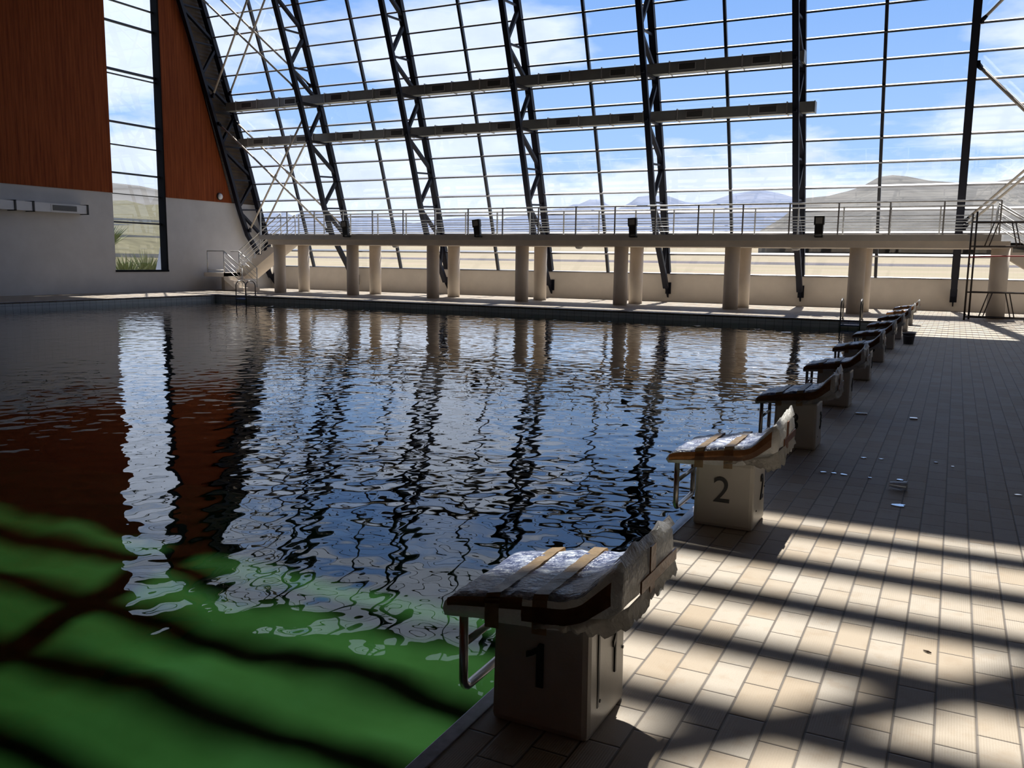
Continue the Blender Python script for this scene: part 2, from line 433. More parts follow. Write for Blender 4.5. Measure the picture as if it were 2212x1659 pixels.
mb.b6(XL-t, XL+.03, Y1, Y2, WT, ROOFZ)
mb.build('board_cladding', M['wood'], wl)
mb = MB()
mb.prism([(yin(LINE), LINE), (yg(LINE)+.1, LINE), (yg(7)+.1, 7), (yg(10)+.1, 10), (yg(TOPZ)+.1, TOPZ), (yin(TOPZ), TOPZ), (yin(12), 12), (yin(8.5), 8.5)], XL-t, XL-.02)
mb.build('louvre_field', M['darkclad'], wl)

# slot window
w1 = struct(thing('window_1', 'tall narrow slot window in the orange left wall', 'window', (XL, Y1, WB)))
mb = MB(); fr = .07
mb.b6(XL-.34, XL+.02, Y2-.09, Y2, WB, WT); mb.b6(XL-.34, XL-.2, Y1, Y1+.05, WB, WT)
mb.b6(XL-.34, XL+.03, Y1-.02, Y2+.02, WB-.05, WB+.03); mb.b6(XL-.34, XL, Y1, Y2, WT-.06, WT)
M['frame'] = pbr('matt_black_frame', (.006, .006, .008), .7, var=.1, spec=.1)
part(mb, 'frame', M['frame'], w1)
for z, h in ((2.86, .07), (4.0, .03), (4.84, .07), (5.95, .045), (6.85, .075), (8.72, .04), (8.9, .09), (10.75, .08), (11.55, .05), (12.6, .05)):
    part(MB().b6(XL-.30, XL-.19, Y1+.02, Y2-.02, z-h/2, z+h/2), 'transom', M['mullion'], w1)
mb = MB(); mb.sheet([[(XL-.25, Y1, WB), (XL-.25, Y1, WT)], [(XL-.25, Y2, WB), (XL-.25, Y2, WT)]])
part(mb, 'pane', M['glass'], w1)

# low wall under the glass and its sill
mb = MB(); mb.b6(XL, XR, YW+.02, YW+.40, 0, SILL-.03)
struct(mb.build('wall_far', M['render']), 'cream rendered low wall under the glass facade', 'wall')
mb = MB(); mb.prism([(YW-.03, SILL-.06), (YW+.45, SILL-.06), (YW+.45, SILL-.01), (YW+.02, SILL+.0), (YW-.03, SILL-.02)], XL, XR)
struct(mb.build('trim_2', M['alu']), 'bright metal sill along the foot of the glass', 'window sill')

# end wall right, wall behind, roof
mb = MB(); mb.b6(XR, XR+.3, -12, 34.0, 0, SILL); mb.prism([(-12, SILL), (33.7, SILL), (yg(5), 5), (yg(9), 9), (yg(TOPZ), TOPZ), (26.5, ROOFZ-.3), (-12, ROOFZ)], XR, XR+.3)
struct(mb.build('wall_right', M['plaster']), 'white right end wall', 'wall')
mb = MB(); mb.b6(XL-.3, XR+.3, -12.3, -12, 0, ROOFZ)
struct(mb.build('wall_back', M['wood']), 'wood clad wall behind the camera', 'wall')
SK1, SK0 = 5.50+.57*ROOFZ, 11.63      # skylight from SK1 back to SK0
M['ceil'] = pbr('dark_board_ceiling', (.10, .045, .02), .7, var=.2, vscale=2)
mb = MB()
mb.prism([(yg(TOPZ)+.02, TOPZ), (27.5, 15.2), (25.4, 15.9), (22.5, 16.2), (SK1, ROOFZ), (SK1, ROOFZ+.35), (22.3, 16.6), (25.1, 16.3), (27.3, 15.65), (29.2, 14.4)], XL-.3, XR+.3)
mb.b6(XL-.3, XR+.3, -12.3, SK0, ROOFZ, ROOFZ+.35)
struct(mb.build('ceiling', M['ceil']), 'dark roof lining above the pool', 'ceiling')
sk = struct(thing('window_2', 'long glazed skylight strip over the near end of the pool', 'skylight', (XL, SK1, ROOFZ)))
y = 5.03+.57*(ROOFZ-.125)
while y > SK0+.1:
    part(MB().b6(XL, XR, y-.05, y+.05, ROOFZ-.25, ROOFZ), 'purlin', M['steel'], sk); y -= .56
for x in (-27.5, -22.45, -17.4, -12.35, -7.3, 3.2):
    part(MB().b6(x-.16, x+.16, SK0, SK1, ROOFZ+.0, ROOFZ+.2), 'rafter', M['steel'], sk)
part(MB().beam((-2.6, 11.52, ROOFZ-.35), (-.04, 14.08, ROOFZ-.35), .15, .15), 'diagonal_brace', M['steel'], sk)
mb = MB(); mb.sheet([[(XL, SK0, ROOFZ+.25), (XL, SK1, ROOFZ+.25)], [(XR, SK0, ROOFZ+.25), (XR, SK1, ROOFZ+.25)]])
part(mb, 'pane', M['sky_glass'], sk)

# ------------------------------------------------------------------ glass facade, one window per bay
TZ = [1.87+.775*k for k in range(16)]
ords = ['first', 'second', 'third', 'fourth', 'fifth', 'sixth', 'seventh', 'eighth']
zs = [SILL-.02]+[SILL+(TOPZ-SILL)*i/14 for i in range(1, 15)]
for i in range(7):
    x0, x1 = TX[i], TX[i+1]
    if i == 0: x0 = XL
    if i == 6: x1 = XR
    wdw = struct(thing('window_%d' % (3+i), '%s glazed bay of the leaning facade from the left wall' % ords[i], 'window', (x0, YW, SILL)))
    xm = (TX[i]+TX[i+1])/2
    part(MB().strip([(xm, yg(z)-.07, z) for z in zs], .10, .13), 'mullion', M['mullion'], wdw)
    for z in TZ:
        a = math.atan(.315+.0076*(z-SILL)); R = Matrix.Rotation(a, 3, 'X')
        mb = MB(); mb.box(((x0+x1)/2, yg(z)-.09, z), (x1-x0-.01, .20, .06), R)
        part(mb, 'transom', M['alu'], wdw)
    mb = MB(); mb.sheet([[(x0, yg(z), z) for z in zs], [(x1, yg(z), z) for z in zs]])
    o = part(mb, 'pane', M['glass'], wdw)

# ------------------------------------------------------------------ steel trusses
def yo(z): return yg(z)-.17
def yi(z): return yg(z)-1.50
lab = ['dark steel lattice truss standing tight against the left wall',
       'dark lattice truss closing the left X-braced bay, first free one from the left wall',
       'dark lattice truss, second free one from the left wall',
       'dark lattice truss, third free one from the left wall, mid facade',
       'dark lattice truss, fourth free one from the left wall',
       'dark lattice truss carrying the right ends of the two ducts',
       'dark truss seen edge-on beside the right X bracing',
       'dark truss against the right end wall']
def truss(i):
    x = TX[i]
    if i == 0: x += .02
    t = thing('steel_truss', lab[i], 'truss', (x, YW, SILL), 'steel trusses of the glass facade')
    zz = [SILL+(TOPZ-SILL)*k/12 for k in range(13)]
    part(MB().strip([(x, yo(z), z) for z in zz], .24, .20), 'outer_chord', M['steel'], t)
    zi = [2.65, 3.75, 5.1, 6.5, 8, 9.5, 11, 12.2, TOPZ]
    ic = [(x, 33.42, .55), (x, 33.0, 1.2), (x, yi(2.65)+.15, 2.55)] + [(x, yi(z), z) for z in zi[1:]]
    part(MB().strip(ic, .20, .15), 'inner_chord', M['steel'], t)
    mb = MB(); mb.prism([(33.28, .62), (33.76, .75), (33.76, .16), (33.70, .16)], x-.02, x+.02); mb.b6(x-.11, x+.11, YW-.01, YW+.03, .3, .75)
    part(mb, 'foot_plate', M['steel'], t)
    nin = [3.75, 6.55, 9.4, 12.2]; nout = [2.3, 5.1, 8.0, 10.8, 13.4]
    seq = []
    part(MB().beam((x, yo(2.35), 2.35), (x, 33.0, 1.25), .10, .12, (1, 0, 0)), 'diagonal', M['steel'], t)
    part(MB().beam((x, yi(3.55)+.04, 3.55), (x, yo(2.3), 2.3), .11, .15, (1, 0, 0)), 'diagonal', M['steel'], t)
    for k in range(4):
        part(MB().beam((x, yi(nin[k])+.05, nin[k]+.16), (x, yo(nout[k+1]), nout[k+1]-.15), .11, .15, (1, 0, 0)), 'diagonal', M['steel'], t)
        if k < 3: part(MB().beam((x, yo(nout[k+1]), nout[k+1]+.15), (x, yi(nin[k+1])+.05, nin[k+1]-.16), .11, .15, (1, 0, 0)), 'diagonal', M['steel'], t)
    for z in nin+nout[1:4]:
        part(MB().beam((x, yi(z), z-.05), (x, yo(z), z+.02), .07, .07, (1, 0, 0)), 'strut', M['steel'], t)
    return t
for i in range(8): truss(i)

# ------------------------------------------------------------------ bracing rods
def rod(p, q, label, side):
    p, q = Vector(p), Vector(q); t = thing('bracing_rod', label, 'brace', p, 'cream bracing rods of the end bays')
    d = (q-p).normalized()
    part(MB().tube([p+d*.16, q-d*.16], .042, 10), 'tube', M['brace'], t, True)
    for e0, s in ((p, 1), (q, -1)):
        mb = MB(); mb.tube([e0, e0+d*s*.2], [.075, .05], 10); mb.box(e0, (.16, .10, .14))
        part(mb, 'end_clevis', M['steel'], t)
    m_ = (p+q)/2
    part(MB().tube([m_-d*.14, m_+d*.14], .06, 10), 'turnbuckle', M['brace'], t, True)
for (xa, xb, side) in ((TX[0]+.16, TX[1]-.12, 'left'), (TX[6]+.12, TX[7]-.16, 'right')):
    for tier, (za, zb_) in (('lower', (2.75, 7.45)), ('upper', (8.6, 13.3))):
        for plane, off in (('inner', -1.45), ('outer', -.33)):
            k = 0 if plane == 'inner' else .25
            P = lambda x, z: (x, yg(z)+off, z)
            if plane == 'inner': A, B, dx = P(xa, zb_), P(xb, za), 0
            rod(P(xa, zb_+k), P(xb, za+k), 'cream rod falling to the right, %s tier, %s layer of the %s X bracing' % (tier, plane, side), side)
            Q = lambda x, z: (x, yg(z)+off+.11, z)
            rod(Q(xa, za+k), Q(xb, zb_+k), 'cream rod rising to the right, %s tier, %s layer of the %s X bracing' % (tier, plane, side), side)

# ------------------------------------------------------------------ air ducts
def duct(x0, x1, y, z, s, label, gx, mat):
    t = thing('air_duct', label, 'duct', (x0, y, z), None)
    part(MB().box(((x0+x1)/2, y, z), (x1-x0, s, s)), 'casing', mat, t)
    x = x0+.6
    while x < x1:
        part(MB().box((x, y, z), (.035, s+.07, s+.07)), 'flange', M['rail'], t); x += 1.26
    for g in gx:
        f = part(MB().box((g, y-s/2-.006, z), (.62, .02, s*.66)), 'grille', M['rail'], t)
        mb = MB()
        mb.box((g, y-s/2-.012, z), (.56, .02, s*.54))
        for k in range(6): mb.box((g, y-s/2-.022, z-s*.25+s*.5*k/5), (.56, .012, .008))
        sub(mb, 'louvre', M['grille'], f)
    part(MB().box((x1, y, z), (.03, s+.03, s+.03)), 'end_cap', mat, t)
    for X in TX[1:6]:
        mb = MB(); mb.beam((X, yi(z)-.1, z-s/2-.06), (X, yo(z)-.05, z-s/2-.03), .1, .08); part(mb, 'bracket', M['steel'], t)
    return t
duct(XL+.3, -4.98, 30.85, 8.26, .37, 'upper of the two square metal air ducts along the glass facade', [-29.02+2.52*k for k in range(10)], M['duct'])
duct(XL+.5, -4.62, 31.33, 6.72, .35, 'lower of the two square metal air ducts along the glass facade', [-28.82+2.52*k for k in range(10)], M['duct'])

t = thing('air_duct', 'white square air duct running along the left wall', 'duct', (XL, 22.9, 3.05))
part(MB().b6(XL+.06, XL+.42, 6.0, 23.15, 3.07, 3.39), 'casing', M['duct_white'], t)
for y in (23.13, 20.9, 20.2, 17.7, 15.2):
    mb = MB(); zc = 3.23
    for zz, hh in ((3.405, .03), (3.055, .03)): mb.b6(XL+.0, XL+.45, y-.03, y+.03, zz-hh/2, zz+hh/2)
    mb.b6(XL+.42, XL+.45, y-.03, y+.03, 3.04, 3.42)
    part(mb, 'hanger', M['black'], t)
for y in (22.15, 16.5):
    g = part(MB().b6(XL+.41, XL+.43, y-.56, y+.56, 3.1, 3.36), 'grille', M['duct_white'], t)
    mb = MB(); mb.b6(XL+.415, XL+.44, y-.5, y+.5, 3.13, 3.33); sub(mb, 'louvre', M['grille'], g)

# ------------------------------------------------------------------ walkway with columns
WX0, WX1 = -26.92, 1.07
wk = thing('elevated_walkway', 'raised concrete walkway on round columns in front of the glass', 'walkway', (WX0, 29, 0))
part(MB().b6(WX0, WX1, 29.0, 31.4, 2.265, 2.46, .01), 'deck_slab', M['slab_grey'], wk)
part(MB().b6(WX0+.35, WX1+.25, 29.14, 31.15, 2.06, 2.265), 'edge_beam', M['concrete'], wk)
for k in range(8):
    for y in (29.55, 31.05):
        x = -26.30+3.915*k + (.06 if y > 30 else 0)
        mb = MB(); mb.lathe([(.25, 0), (.25, 2.07)], (x, y, 0), 28)
        part(mb, 'column', M['concrete'], wk)

def railing(y, z0, xs, label, hs=(.965, .55, .37, .185), xr=None):
    t = thing('guard_railing', label, 'railing', (xs[0], y, z0))
    for x in xs: part(MB().beam((x, y, z0), (x, y, z0+.965), .045, .045, (0, 1, 0)), 'post', M['rail'], t)
    for i, h in enumerate(hs):
        part(MB().tube([(xs[0], y, z0+h), (xs[-1], y, z0+h)], .026 if i == 0 else .013, 8), 'handrail' if i == 0 else 'rail', M['rail'], t, True)
    return t
railing(29.06, 2.46, [-26.88+1.4675*k for k in range(20)], 'metal guard railing on the pool side of the walkway')
railing(31.3, 2.46, [-26.7+1.45*k for k in range(20)], 'metal guard railing on the glass side of the walkway')

# floodlights on the slab edge
fl = ['leftmost of the four black floodlights on the walkway edge', 'second black floodlight from the left on the walkway edge',
      'third black floodlight from the left on the walkway edge', 'rightmost of the four black floodlights on the walkway edge']
for k, (x, lean) in enumerate(((-22.18, .12), (-16.08, .12), (-10.0, .05), (-3.93, 0))):
    y = 28.86; t = thing('floodlight', fl[k], 'floodlight', (x, y, 2.4), 'floodlights on the walkway edge')
    R = Matrix.Rotation(-lean, 3, 'Y')
    T = lambda dx, dy, dz: Vector((x, y, 2.45)) + R @ Vector((dx, dy, dz))
    mb = MB(); mb.box(T(0, 0, .43), (.31, .17, .29), R, .03); mb.box(T(0, .01, .15), (.26, .15, .30), R, .03)
    h = part(mb, 'housing', M['black'], t)
    sub(MB().box(T(0, -.088, .43), (.20, .02, .19), R), 'lens', M['lens'], h)
    mb = MB(); mb.b6(x-.12, x+.12, 28.87, 29.01, 2.36, 2.40); mb.b6(x-.12, x-.1, 28.8, 28.9, 2.37, 2.5); mb.b6(x+.1, x+.12, 28.8, 28.9, 2.37, 2.5)
    part(mb, 'bracket', M['black'], t)
for k, x in enumerate((-20.45, -12.39, -4.74)):
    t = thing('dome_lamp', '%s round dome lamp under the walkway slab' % ('leftmost', 'middle', 'rightmost')[k], 'lamp', (x, 29.85, 2.06), 'dome lamps under the walkway')
    part(MB().lathe([(.05, 1.965), (.11, 1.985), (.14, 2.03), (.145, 2.045)], (x, 29.85, 0), 20), 'diffuser', M['lamp_white'], t)
    part(MB().lathe([(.155, 2.04), (.155, 2.062)], (x, 29.85, 0), 20), 'base', M['brace'], t)
t = thing('wall_lamp', 'small round white bulkhead lamp on the orange cladding', 'lamp', (XL+.03, 30.35, 4.25))
RY = Matrix.Rotation(PI/2, 3, 'Y')
part(MB().lathe([(.165, 0), (.165, .05)], (XL+.03, 30.35, 4.25), 24, RY), 'base', M['black'], t)
part(MB().lathe([(.145, .04), (.13, .09), (.08, .12), (.03, .13)], (XL+.03, 30.35, 4.25), 24, RY), 'diffuser', M['lamp_white'], t, True)

# ------------------------------------------------------------------ stairs at both walkway ends
def stair(sx, cx, label, rlabel):
    """sx=+1 builds the left stair; -1 mirrors it about x=cx"""
    X = lambda x: x if sx > 0 else 2*cx-x
    t = thing('concrete_staircase', label, 'stairs', (X(-28.2), 30, 0))
    xl0, xl1, zl = -30.3, -29.15, .80
    def b(mb, x0, x1, *a): mb.b6(min(X(x0), X(x1)), max(X(x0), X(x1)), *a)
    mb = MB(); b(mb, xl0, xl1, 29.05, 31.3, zl-.18, zl); part(mb, 'landing', M['concrete'], t)
    mb = MB(); b(mb, -30.1, -29.9, 29.9, 30.5, 0, zl-.18); part(mb, 'landing_pier', M['concrete'], t)
    # lower flight falls from the landing away from the end wall
    n = 5; run = 1.15/(n-1); mb = MB()
    poly = [(X(xl1), zl)]
    for k in range(n-1):
        poly += [(X(xl1+run*k), zl-zl/n*(k+1)), (X(xl1+run*(k+1)), zl-zl/n*(k+1))]
    poly += [(X(xl1+run*(n-1)), 0), (X(xl1+run*(n-1)-.35), 0), (X(xl1), zl-.30)]
    mb.prism(poly, 29.1, 30.1, 1); part(mb, 'lower_flight', M['concrete'], t)
    n = 10; x0, x1 = -29.45, WX0+.25; run = (x1-x0)/(n-1); mb = MB(); poly = [(X(x0), zl-.05), (X(x0), zl)]
    for k in range(n):
        zz = zl+(2.46-zl)/n*(k+1); poly += [(X(x0+run*k), zz)]
        if k < n-1: poly += [(X(x0+run*(k+1)), zz)]
    poly += [(X(x1), 2.1), (X(x0+.3), zl-.28)]
    mb.prism(poly, 30.2, 31.25, 1); part(mb, 'upper_flight', M['concrete'], t)
    r = thing('stair_railing', rlabel, 'railing', (X(-28.2), 29.1, .8))
    for y in (29.14, 30.06):
        A, B, Cc = (X(xl0+.15), y, zl), (X(xl1), y, zl), (X(-28.1), y, .06)
        for p_ in ((A, B, Cc) if y < 29.5 else (B, Cc)):
            part(MB().tube([p_, (p_[0], p_[1], p_[2]+.96)], .024, 8), 'post', M['rail'], r, True)
        for h, rr in ((.96, .026), (.7, .013), (.5, .013), (.3, .013)):
            pts = [(B[0], y, B[2]+h), (Cc[0], y, Cc[2]+h)]
            if y < 29.5 and h > .9: pts = [(A[0], y, A[2]+h)]+pts
            if y > 29.5 and h > .9: pts = [(B[0]+(X(-.5)-X(0)), y, B[2]+h)]+pts
            part(MB().tube(pts, rr, 8), 'handrail' if h > .9 else 'rail', M['rail'], r, True)
    part(MB().tube([(X(xl0+.15), 29.14, zl+.12), (X(xl1), 29.14, zl+.12)], .013, 8), 'rail', M['rail'], r, True)
    for y in (30.26, 31.2):
        A, B = (X(-29.3), y, zl+.05), (X(WX0+.1), y, 2.46)
        for f in (0, .5, 1):
            p_ = Vector(A).lerp(Vector(B), f); part(MB().tube([p_, p_+Vector((0, 0, .96))], .022, 8), 'post', M['rail'], r, True)
        for h, rr in ((.96, .026), (.7, .013), (.5, .013), (.3, .013)):
            part(MB().tube([(A[0], y, A[2]+h), (B[0], y, B[2]+h)], rr, 8), 'handrail' if h > .9 else 'rail', M['rail'], r, True)
stair(1, 0, 'U-shaped concrete staircase at the left end of the walkway', 'metal stair railing on the left staircase')
stair(-1, (WX0+WX1)/2, 'concrete staircase at the right end of the walkway', 'metal stair railing at the right end of the walkway')

# ------------------------------------------------------------------ pool ladders
M['ladder'] = pbr('dark_steel_ladder', (.13, .125, .12), .3, .9, var=.1)
def ladder(x, y, label):
    t = thing('pool_ladder', label, 'ladder', (x, y, 0), 'pool ladders on the far edge')
    for dx in (-.255, .255):
        X = x+dx; pts = [(X, y-.07, -.9), (X, y-.07, .38)]
        for k in range(7):
            a = PI*k/6; pts.append((X, y+.19-.26*math.cos(a), .40+.19*math.sin(a)))
        pts += [(X, y+.45, .3), (X, y+.45, 0)]
        h = part(MB().tube(pts, .021, 10), 'hand_rail', M['ladder'], t, True)
        sub(MB().lathe([(.05, 0), (.05, .012), (.03, .02)], (X, y+.45, 0), 16), 'foot_flange', M['ladder'], h)
    for z in (-.13, -.42, -.7):
        part(MB().b6(x-.25, x+.25, y-.12, y-.03, z-.025, z+.02, .006), 'step', M['bluestep'], t)
ladder(-2.535, PY1, 'steel pool ladder beside the row of starting blocks')
ladder(-24.93, PY1, 'steel pool ladder at the far left pool corner')

# ------------------------------------------------------------------ scaffold at the right
t = thing('scaffold_tower', 'rusty tubular scaffold tower standing at the right end of the walkway', 'scaffold', (.3, 28.4, 0))
for y, dx, zt in ((28.32, 0, 3.02), (28.84, .12, 3.10)):
    xa, xb = .285+dx, 1.80+dx
    f = part(MB().tube([(xa, y, 0), (xa, y, zt)], .026, 8), 'upright', M['scaff'], t, True)
    part(MB().tube([(xb, y, 0), (xb, y, zt)], .026, 8), 'upright', M['scaff'], t, True)
    for z in (.09, .80, 2.10, 2.78):
        part(MB().tube([(xa, y, z), (xb, y, z)], .02, 8), 'ledger', M['scaff'], t, True)
    for zz in ((.09, .80), (2.10, 2.78)):
        part(MB().tube([(xa+.36, y, zz[0]), (xa+.56, y, zz[1])], .016, 8), 'brace', M['scaff'], t, True)
        part(MB().tube([(xb-.36, y, zz[0]), (xb-.53, y, zz[1])], .016, 8), 'brace', M['scaff'], t, True)
for x in (.31, 1.83):
    for z in (.15, 1.6, 2.9): part(MB().tube([(x, 28.32, z), (x, 28.84, z)], .018, 8), 'transom', M['scaff'], t, True)
o = MB().tube([(.28, 28.28, 1.80), (1.0, 28.275, 1.83), (1.9, 28.28, 1.835), (3.2, 28.28, 1.85)], .018, 8).build('red_pole', M['red'], smooth=True, loc=(1.5, 28.28, 1.83))
tag(o, 'thin red pole tied across the scaffold tower', 'pole')

# ------------------------------------------------------------------ starting blocks
def glyph(ch):
    c = bpy.data.curves.new('glyph', 'FONT'); c.body = ch; c.size = 1; c.extrude = .012; c.resolution_u = 6
    o = bpy.data.objects.new('glyph', c); COL.objects.link(o)
    dg = bpy.context.evaluated_depsgraph_get(); dg.update()
    me = bpy.data.meshes.new_from_object(o.evaluated_get(dg))
    bpy.data.objects.remove(o); bpy.data.curves.remove(c)
    xs = [v.co.x for v in me.vertices]; ys = [v.co.y for v in me.vertices]
    h = max(ys)-min(ys); cx_ = (max(xs)+min(xs))/2; y0 = min(ys)
    for v in me.vertices: v.co = Vector(((v.co.x-cx_)/h, (v.co.y-y0)/h, v.co.z))
    me.name = 'numeral'; return me
def one_mesh():
    mb = MB(); s = .035
    pol = [(.0, 0), (.0+.17, 0), (.17, 1), (.06, 1), (.0, .90), (-.14, .80), (-.24, .765), (-.24, .63), (-.1, .69), (.0, .76)]
    pol = [(u-.0, v) for u, v in pol]
    mb.prism(pol, -.012, .012, 2)
    bmesh.ops.recalc_face_normals(mb.bm, faces=mb.bm.faces)
    me = bpy.data.meshes.new('numeral'); mb.bm.to_mesh(me); mb.bm.free(); return me
glyphs = {d: glyph(d) for d in '234567890'}; glyphs['1'] = one_mesh()
for g in glyphs.values():
    g.materials.clear(); g.materials.append(M['numeral'])
def numeral(txt, par, base, place, h):
    """place: 'front' faces -Y, 'side' faces +X"""
    tot = .62*(len(txt)-1); outl = []
    for k, ch in enumerate(txt):
        o = bpy.data.objects.new('lane_number', glyphs[ch]); COL.objects.link(o); o.parent = par
        dx = (k*.62-tot/2)*h
        if place == 'front':
            o.location = Vector(base)+Vector((dx, 0, 0)); o.rotation_euler = (PI/2, 0, 0); o.scale = (h, h, .25)
        else:
            o.location = Vector(base)+Vector((0, dx, 0)); o.rotation_euler = (PI/2, 0, PI/2); o.scale = (h*(.45 if txt == '1' else .8), h, .25)
        outl.append(o)
    return outl

def prof_z(x):
    """top line of the platform over local x (0 = pedestal middle, pool side negative)"""
    P = [(-.305, .425), (-.27, .442), (-.03, .485), (.12, .505), (.17, .525), (.27, .632), (.30, .625)]
    if x <= P[0][0]: return P[0][1]
    for (a, za), (b, zb) in zip(P, P[1:]):
        if x <= b: return za+(zb-za)*(x-a)/(b-a)
    return P[-1][1]
def under_z(x):
    P = [(-.305, .365), (.12, .395), (.19, .42), (.30, .50)]
    if x <= P[0][0]: return P[0][1]
    for (a, za), (b, zb) in zip(P, P[1:]):
        if x <= b: return za+(zb-za)*(x-a)/(b-a)
    return P[-1][1]

def wrapped_platform(seed, amp):
    """platform in a sack of bubble wrap: crumpled closed skin, material 1 on the upper face"""
    bm = bmesh.new(); nx, ny = 30, 20; Y0, Y1_ = -.25, .25
    rnd = random.Random(seed)
    xs_ = [-.305+.605*i/nx for i in range(nx+1)]; ys_ = [Y0+(Y1_-Y0)*j/ny for j in range(ny+1)]
    def nz(x, y, z, s=9): return noise.noise(Vector((x*s+seed*3.1, y*s, z*s+seed)))
    top = []; bot = []
    for i, x in enumerate(xs_):
        tr = []; br = []
        for j, y in enumerate(ys_):
            ed = min(i, nx-i, j, ny-j)
            zt = prof_z(x)+amp*nz(x, y, 0)*.9+amp*.5*nz(x, y, 5, 26)-(.014 if ed == 0 else 0)
            zb = under_z(x)+amp*.5*nz(x, y, 9)
            ex = (amp*.7*nz(x, y, 3, 14)) if ed == 0 else 0
            px = x+(ex if i in (0, nx) else 0); py = y+(ex if j in (0, ny) else 0)
            tr.append(bm.verts.new((px, py, zt))); br.append(bm.verts.new((px, py, zb)))
        top.append(tr); bot.append(br)
    for i in range(nx):
        for j in range(ny):
            f = bm.faces.new((top[i][j], top[i+1][j], top[i+1][j+1], top[i][j+1])); f.material_index = 1 if xs_[i] < .2 else 0; f.smooth = True
            bm.faces.new((bot[i][j], bot[i][j+1], bot[i+1][j+1], bot[i+1][j]))
    ring_t = [top[i][0] for i in range(nx+1)]+[top[nx][j] for j in range(1, ny+1)]+[top[i][ny] for i in range(nx-1, -1, -1)]+[top[0][j] for j in range(ny-1, 0, -1)]
    ring_b = [bot[i][0] for i in range(nx+1)]+[bot[nx][j] for j in range(1, ny+1)]+[bot[i][ny] for i in range(nx-1, -1, -1)]+[bot[0][j] for j in range(ny-1, 0, -1)]
    mid = []
    for a, b in zip(ring_t, ring_b):
        m_ = (a.co+b.co)/2; o_ = Vector((m_.x, m_.y, 0)).normalized()*(.008+amp*.8*noise.noise(m_*22+Vector((seed, 0, 0))))
        mid.append(bm.verts.new(m_+o_))
    n = len(mid)
    for k in range(n):
        k2 = (k+1) % n
        for r0, r1 in ((ring_t, mid), (mid, ring_b)):
            f = bm.faces.new((r0[k], r0[k2], r1[k2], r1[k])); f.smooth = True
    mb = MB(); mb.bm.free(); mb.bm = bm; return mb

def flap(pts_top, drop, seed, thick=.004, jag=.02):
    """ragged skirt of film hanging from a polyline"""
    mb = MB(); bm = mb.bm; P = []
    for (a, b) in zip(pts_top, pts_top[1:]):
        a, b = Vector(a), Vector(b); k = max(2, int((b-a).length/.012))
        P += [a.lerp(b, q/k) for q in range(k)]
    P.append(Vector(pts_top[-1])); rows = []
    for q, p in enumerate(P):
        f = q/(len(P)-1); dz = drop(f)+jag*noise.noise(Vector((q*.55, seed*2.3, 0)))
        col = []
        for r in range(5):
            rr = r/4; w_ = .010*rr*noise.noise(Vector((q*.16, rr*3, seed)))
            n_ = Vector((p.x, p.y, 0)).normalized()
            col.append(p+Vector((0, 0, -dz*rr))+n_*(w_+.012*rr*rr))
        rows.append(col)
    mb.sheet(rows)
    r = bmesh.ops.solidify(bm, geom=bm.faces[:], thickness=thick)
    return mb

def tape_on(xa, xb, side):
    """thin tape over the top across Y and down one long side"""
    mb = MB(); rows = []
    ys_ = [.252-.504*k/14 for k in range(15)]
    for x in (xa, (xa+xb)/2, xb):
        z = prof_z(x)+.007; col = [(x, .266, z-.055), (x, .264, z-.02)]+[(x, y, z+.002*math.sin(y*60+x*30)) for y in ys_]+[(x, -.264, z-.018), (x, -.268, z-.06), (x, -.266, under_z(x)-.015)]
        rows.append(col)
    mb.sheet(rows); bmesh.ops.solidify(mb.bm, geom=mb.bm.faces[:], thickness=.003); return mb
def tape_side(y, xa, xb, lo, hi, out=.0):
    mb = MB(); rows = []; sgn = -1 if y < 0 else 1
    for k in range(17):
        x = xa+(xb-xa)*k/16; zt, zu = prof_z(x), under_z(x)
        rows.append([(x, y, zu+(zt-zu)*lo), (x, y+sgn*.004, zu+(zt-zu)*(lo+hi)/2), (x, y, zu+(zt-zu)*hi)])
    mb.sheet(rows); bmesh.ops.solidify(mb.bm, geom=mb.bm.faces[:], thickness=.003); return mb

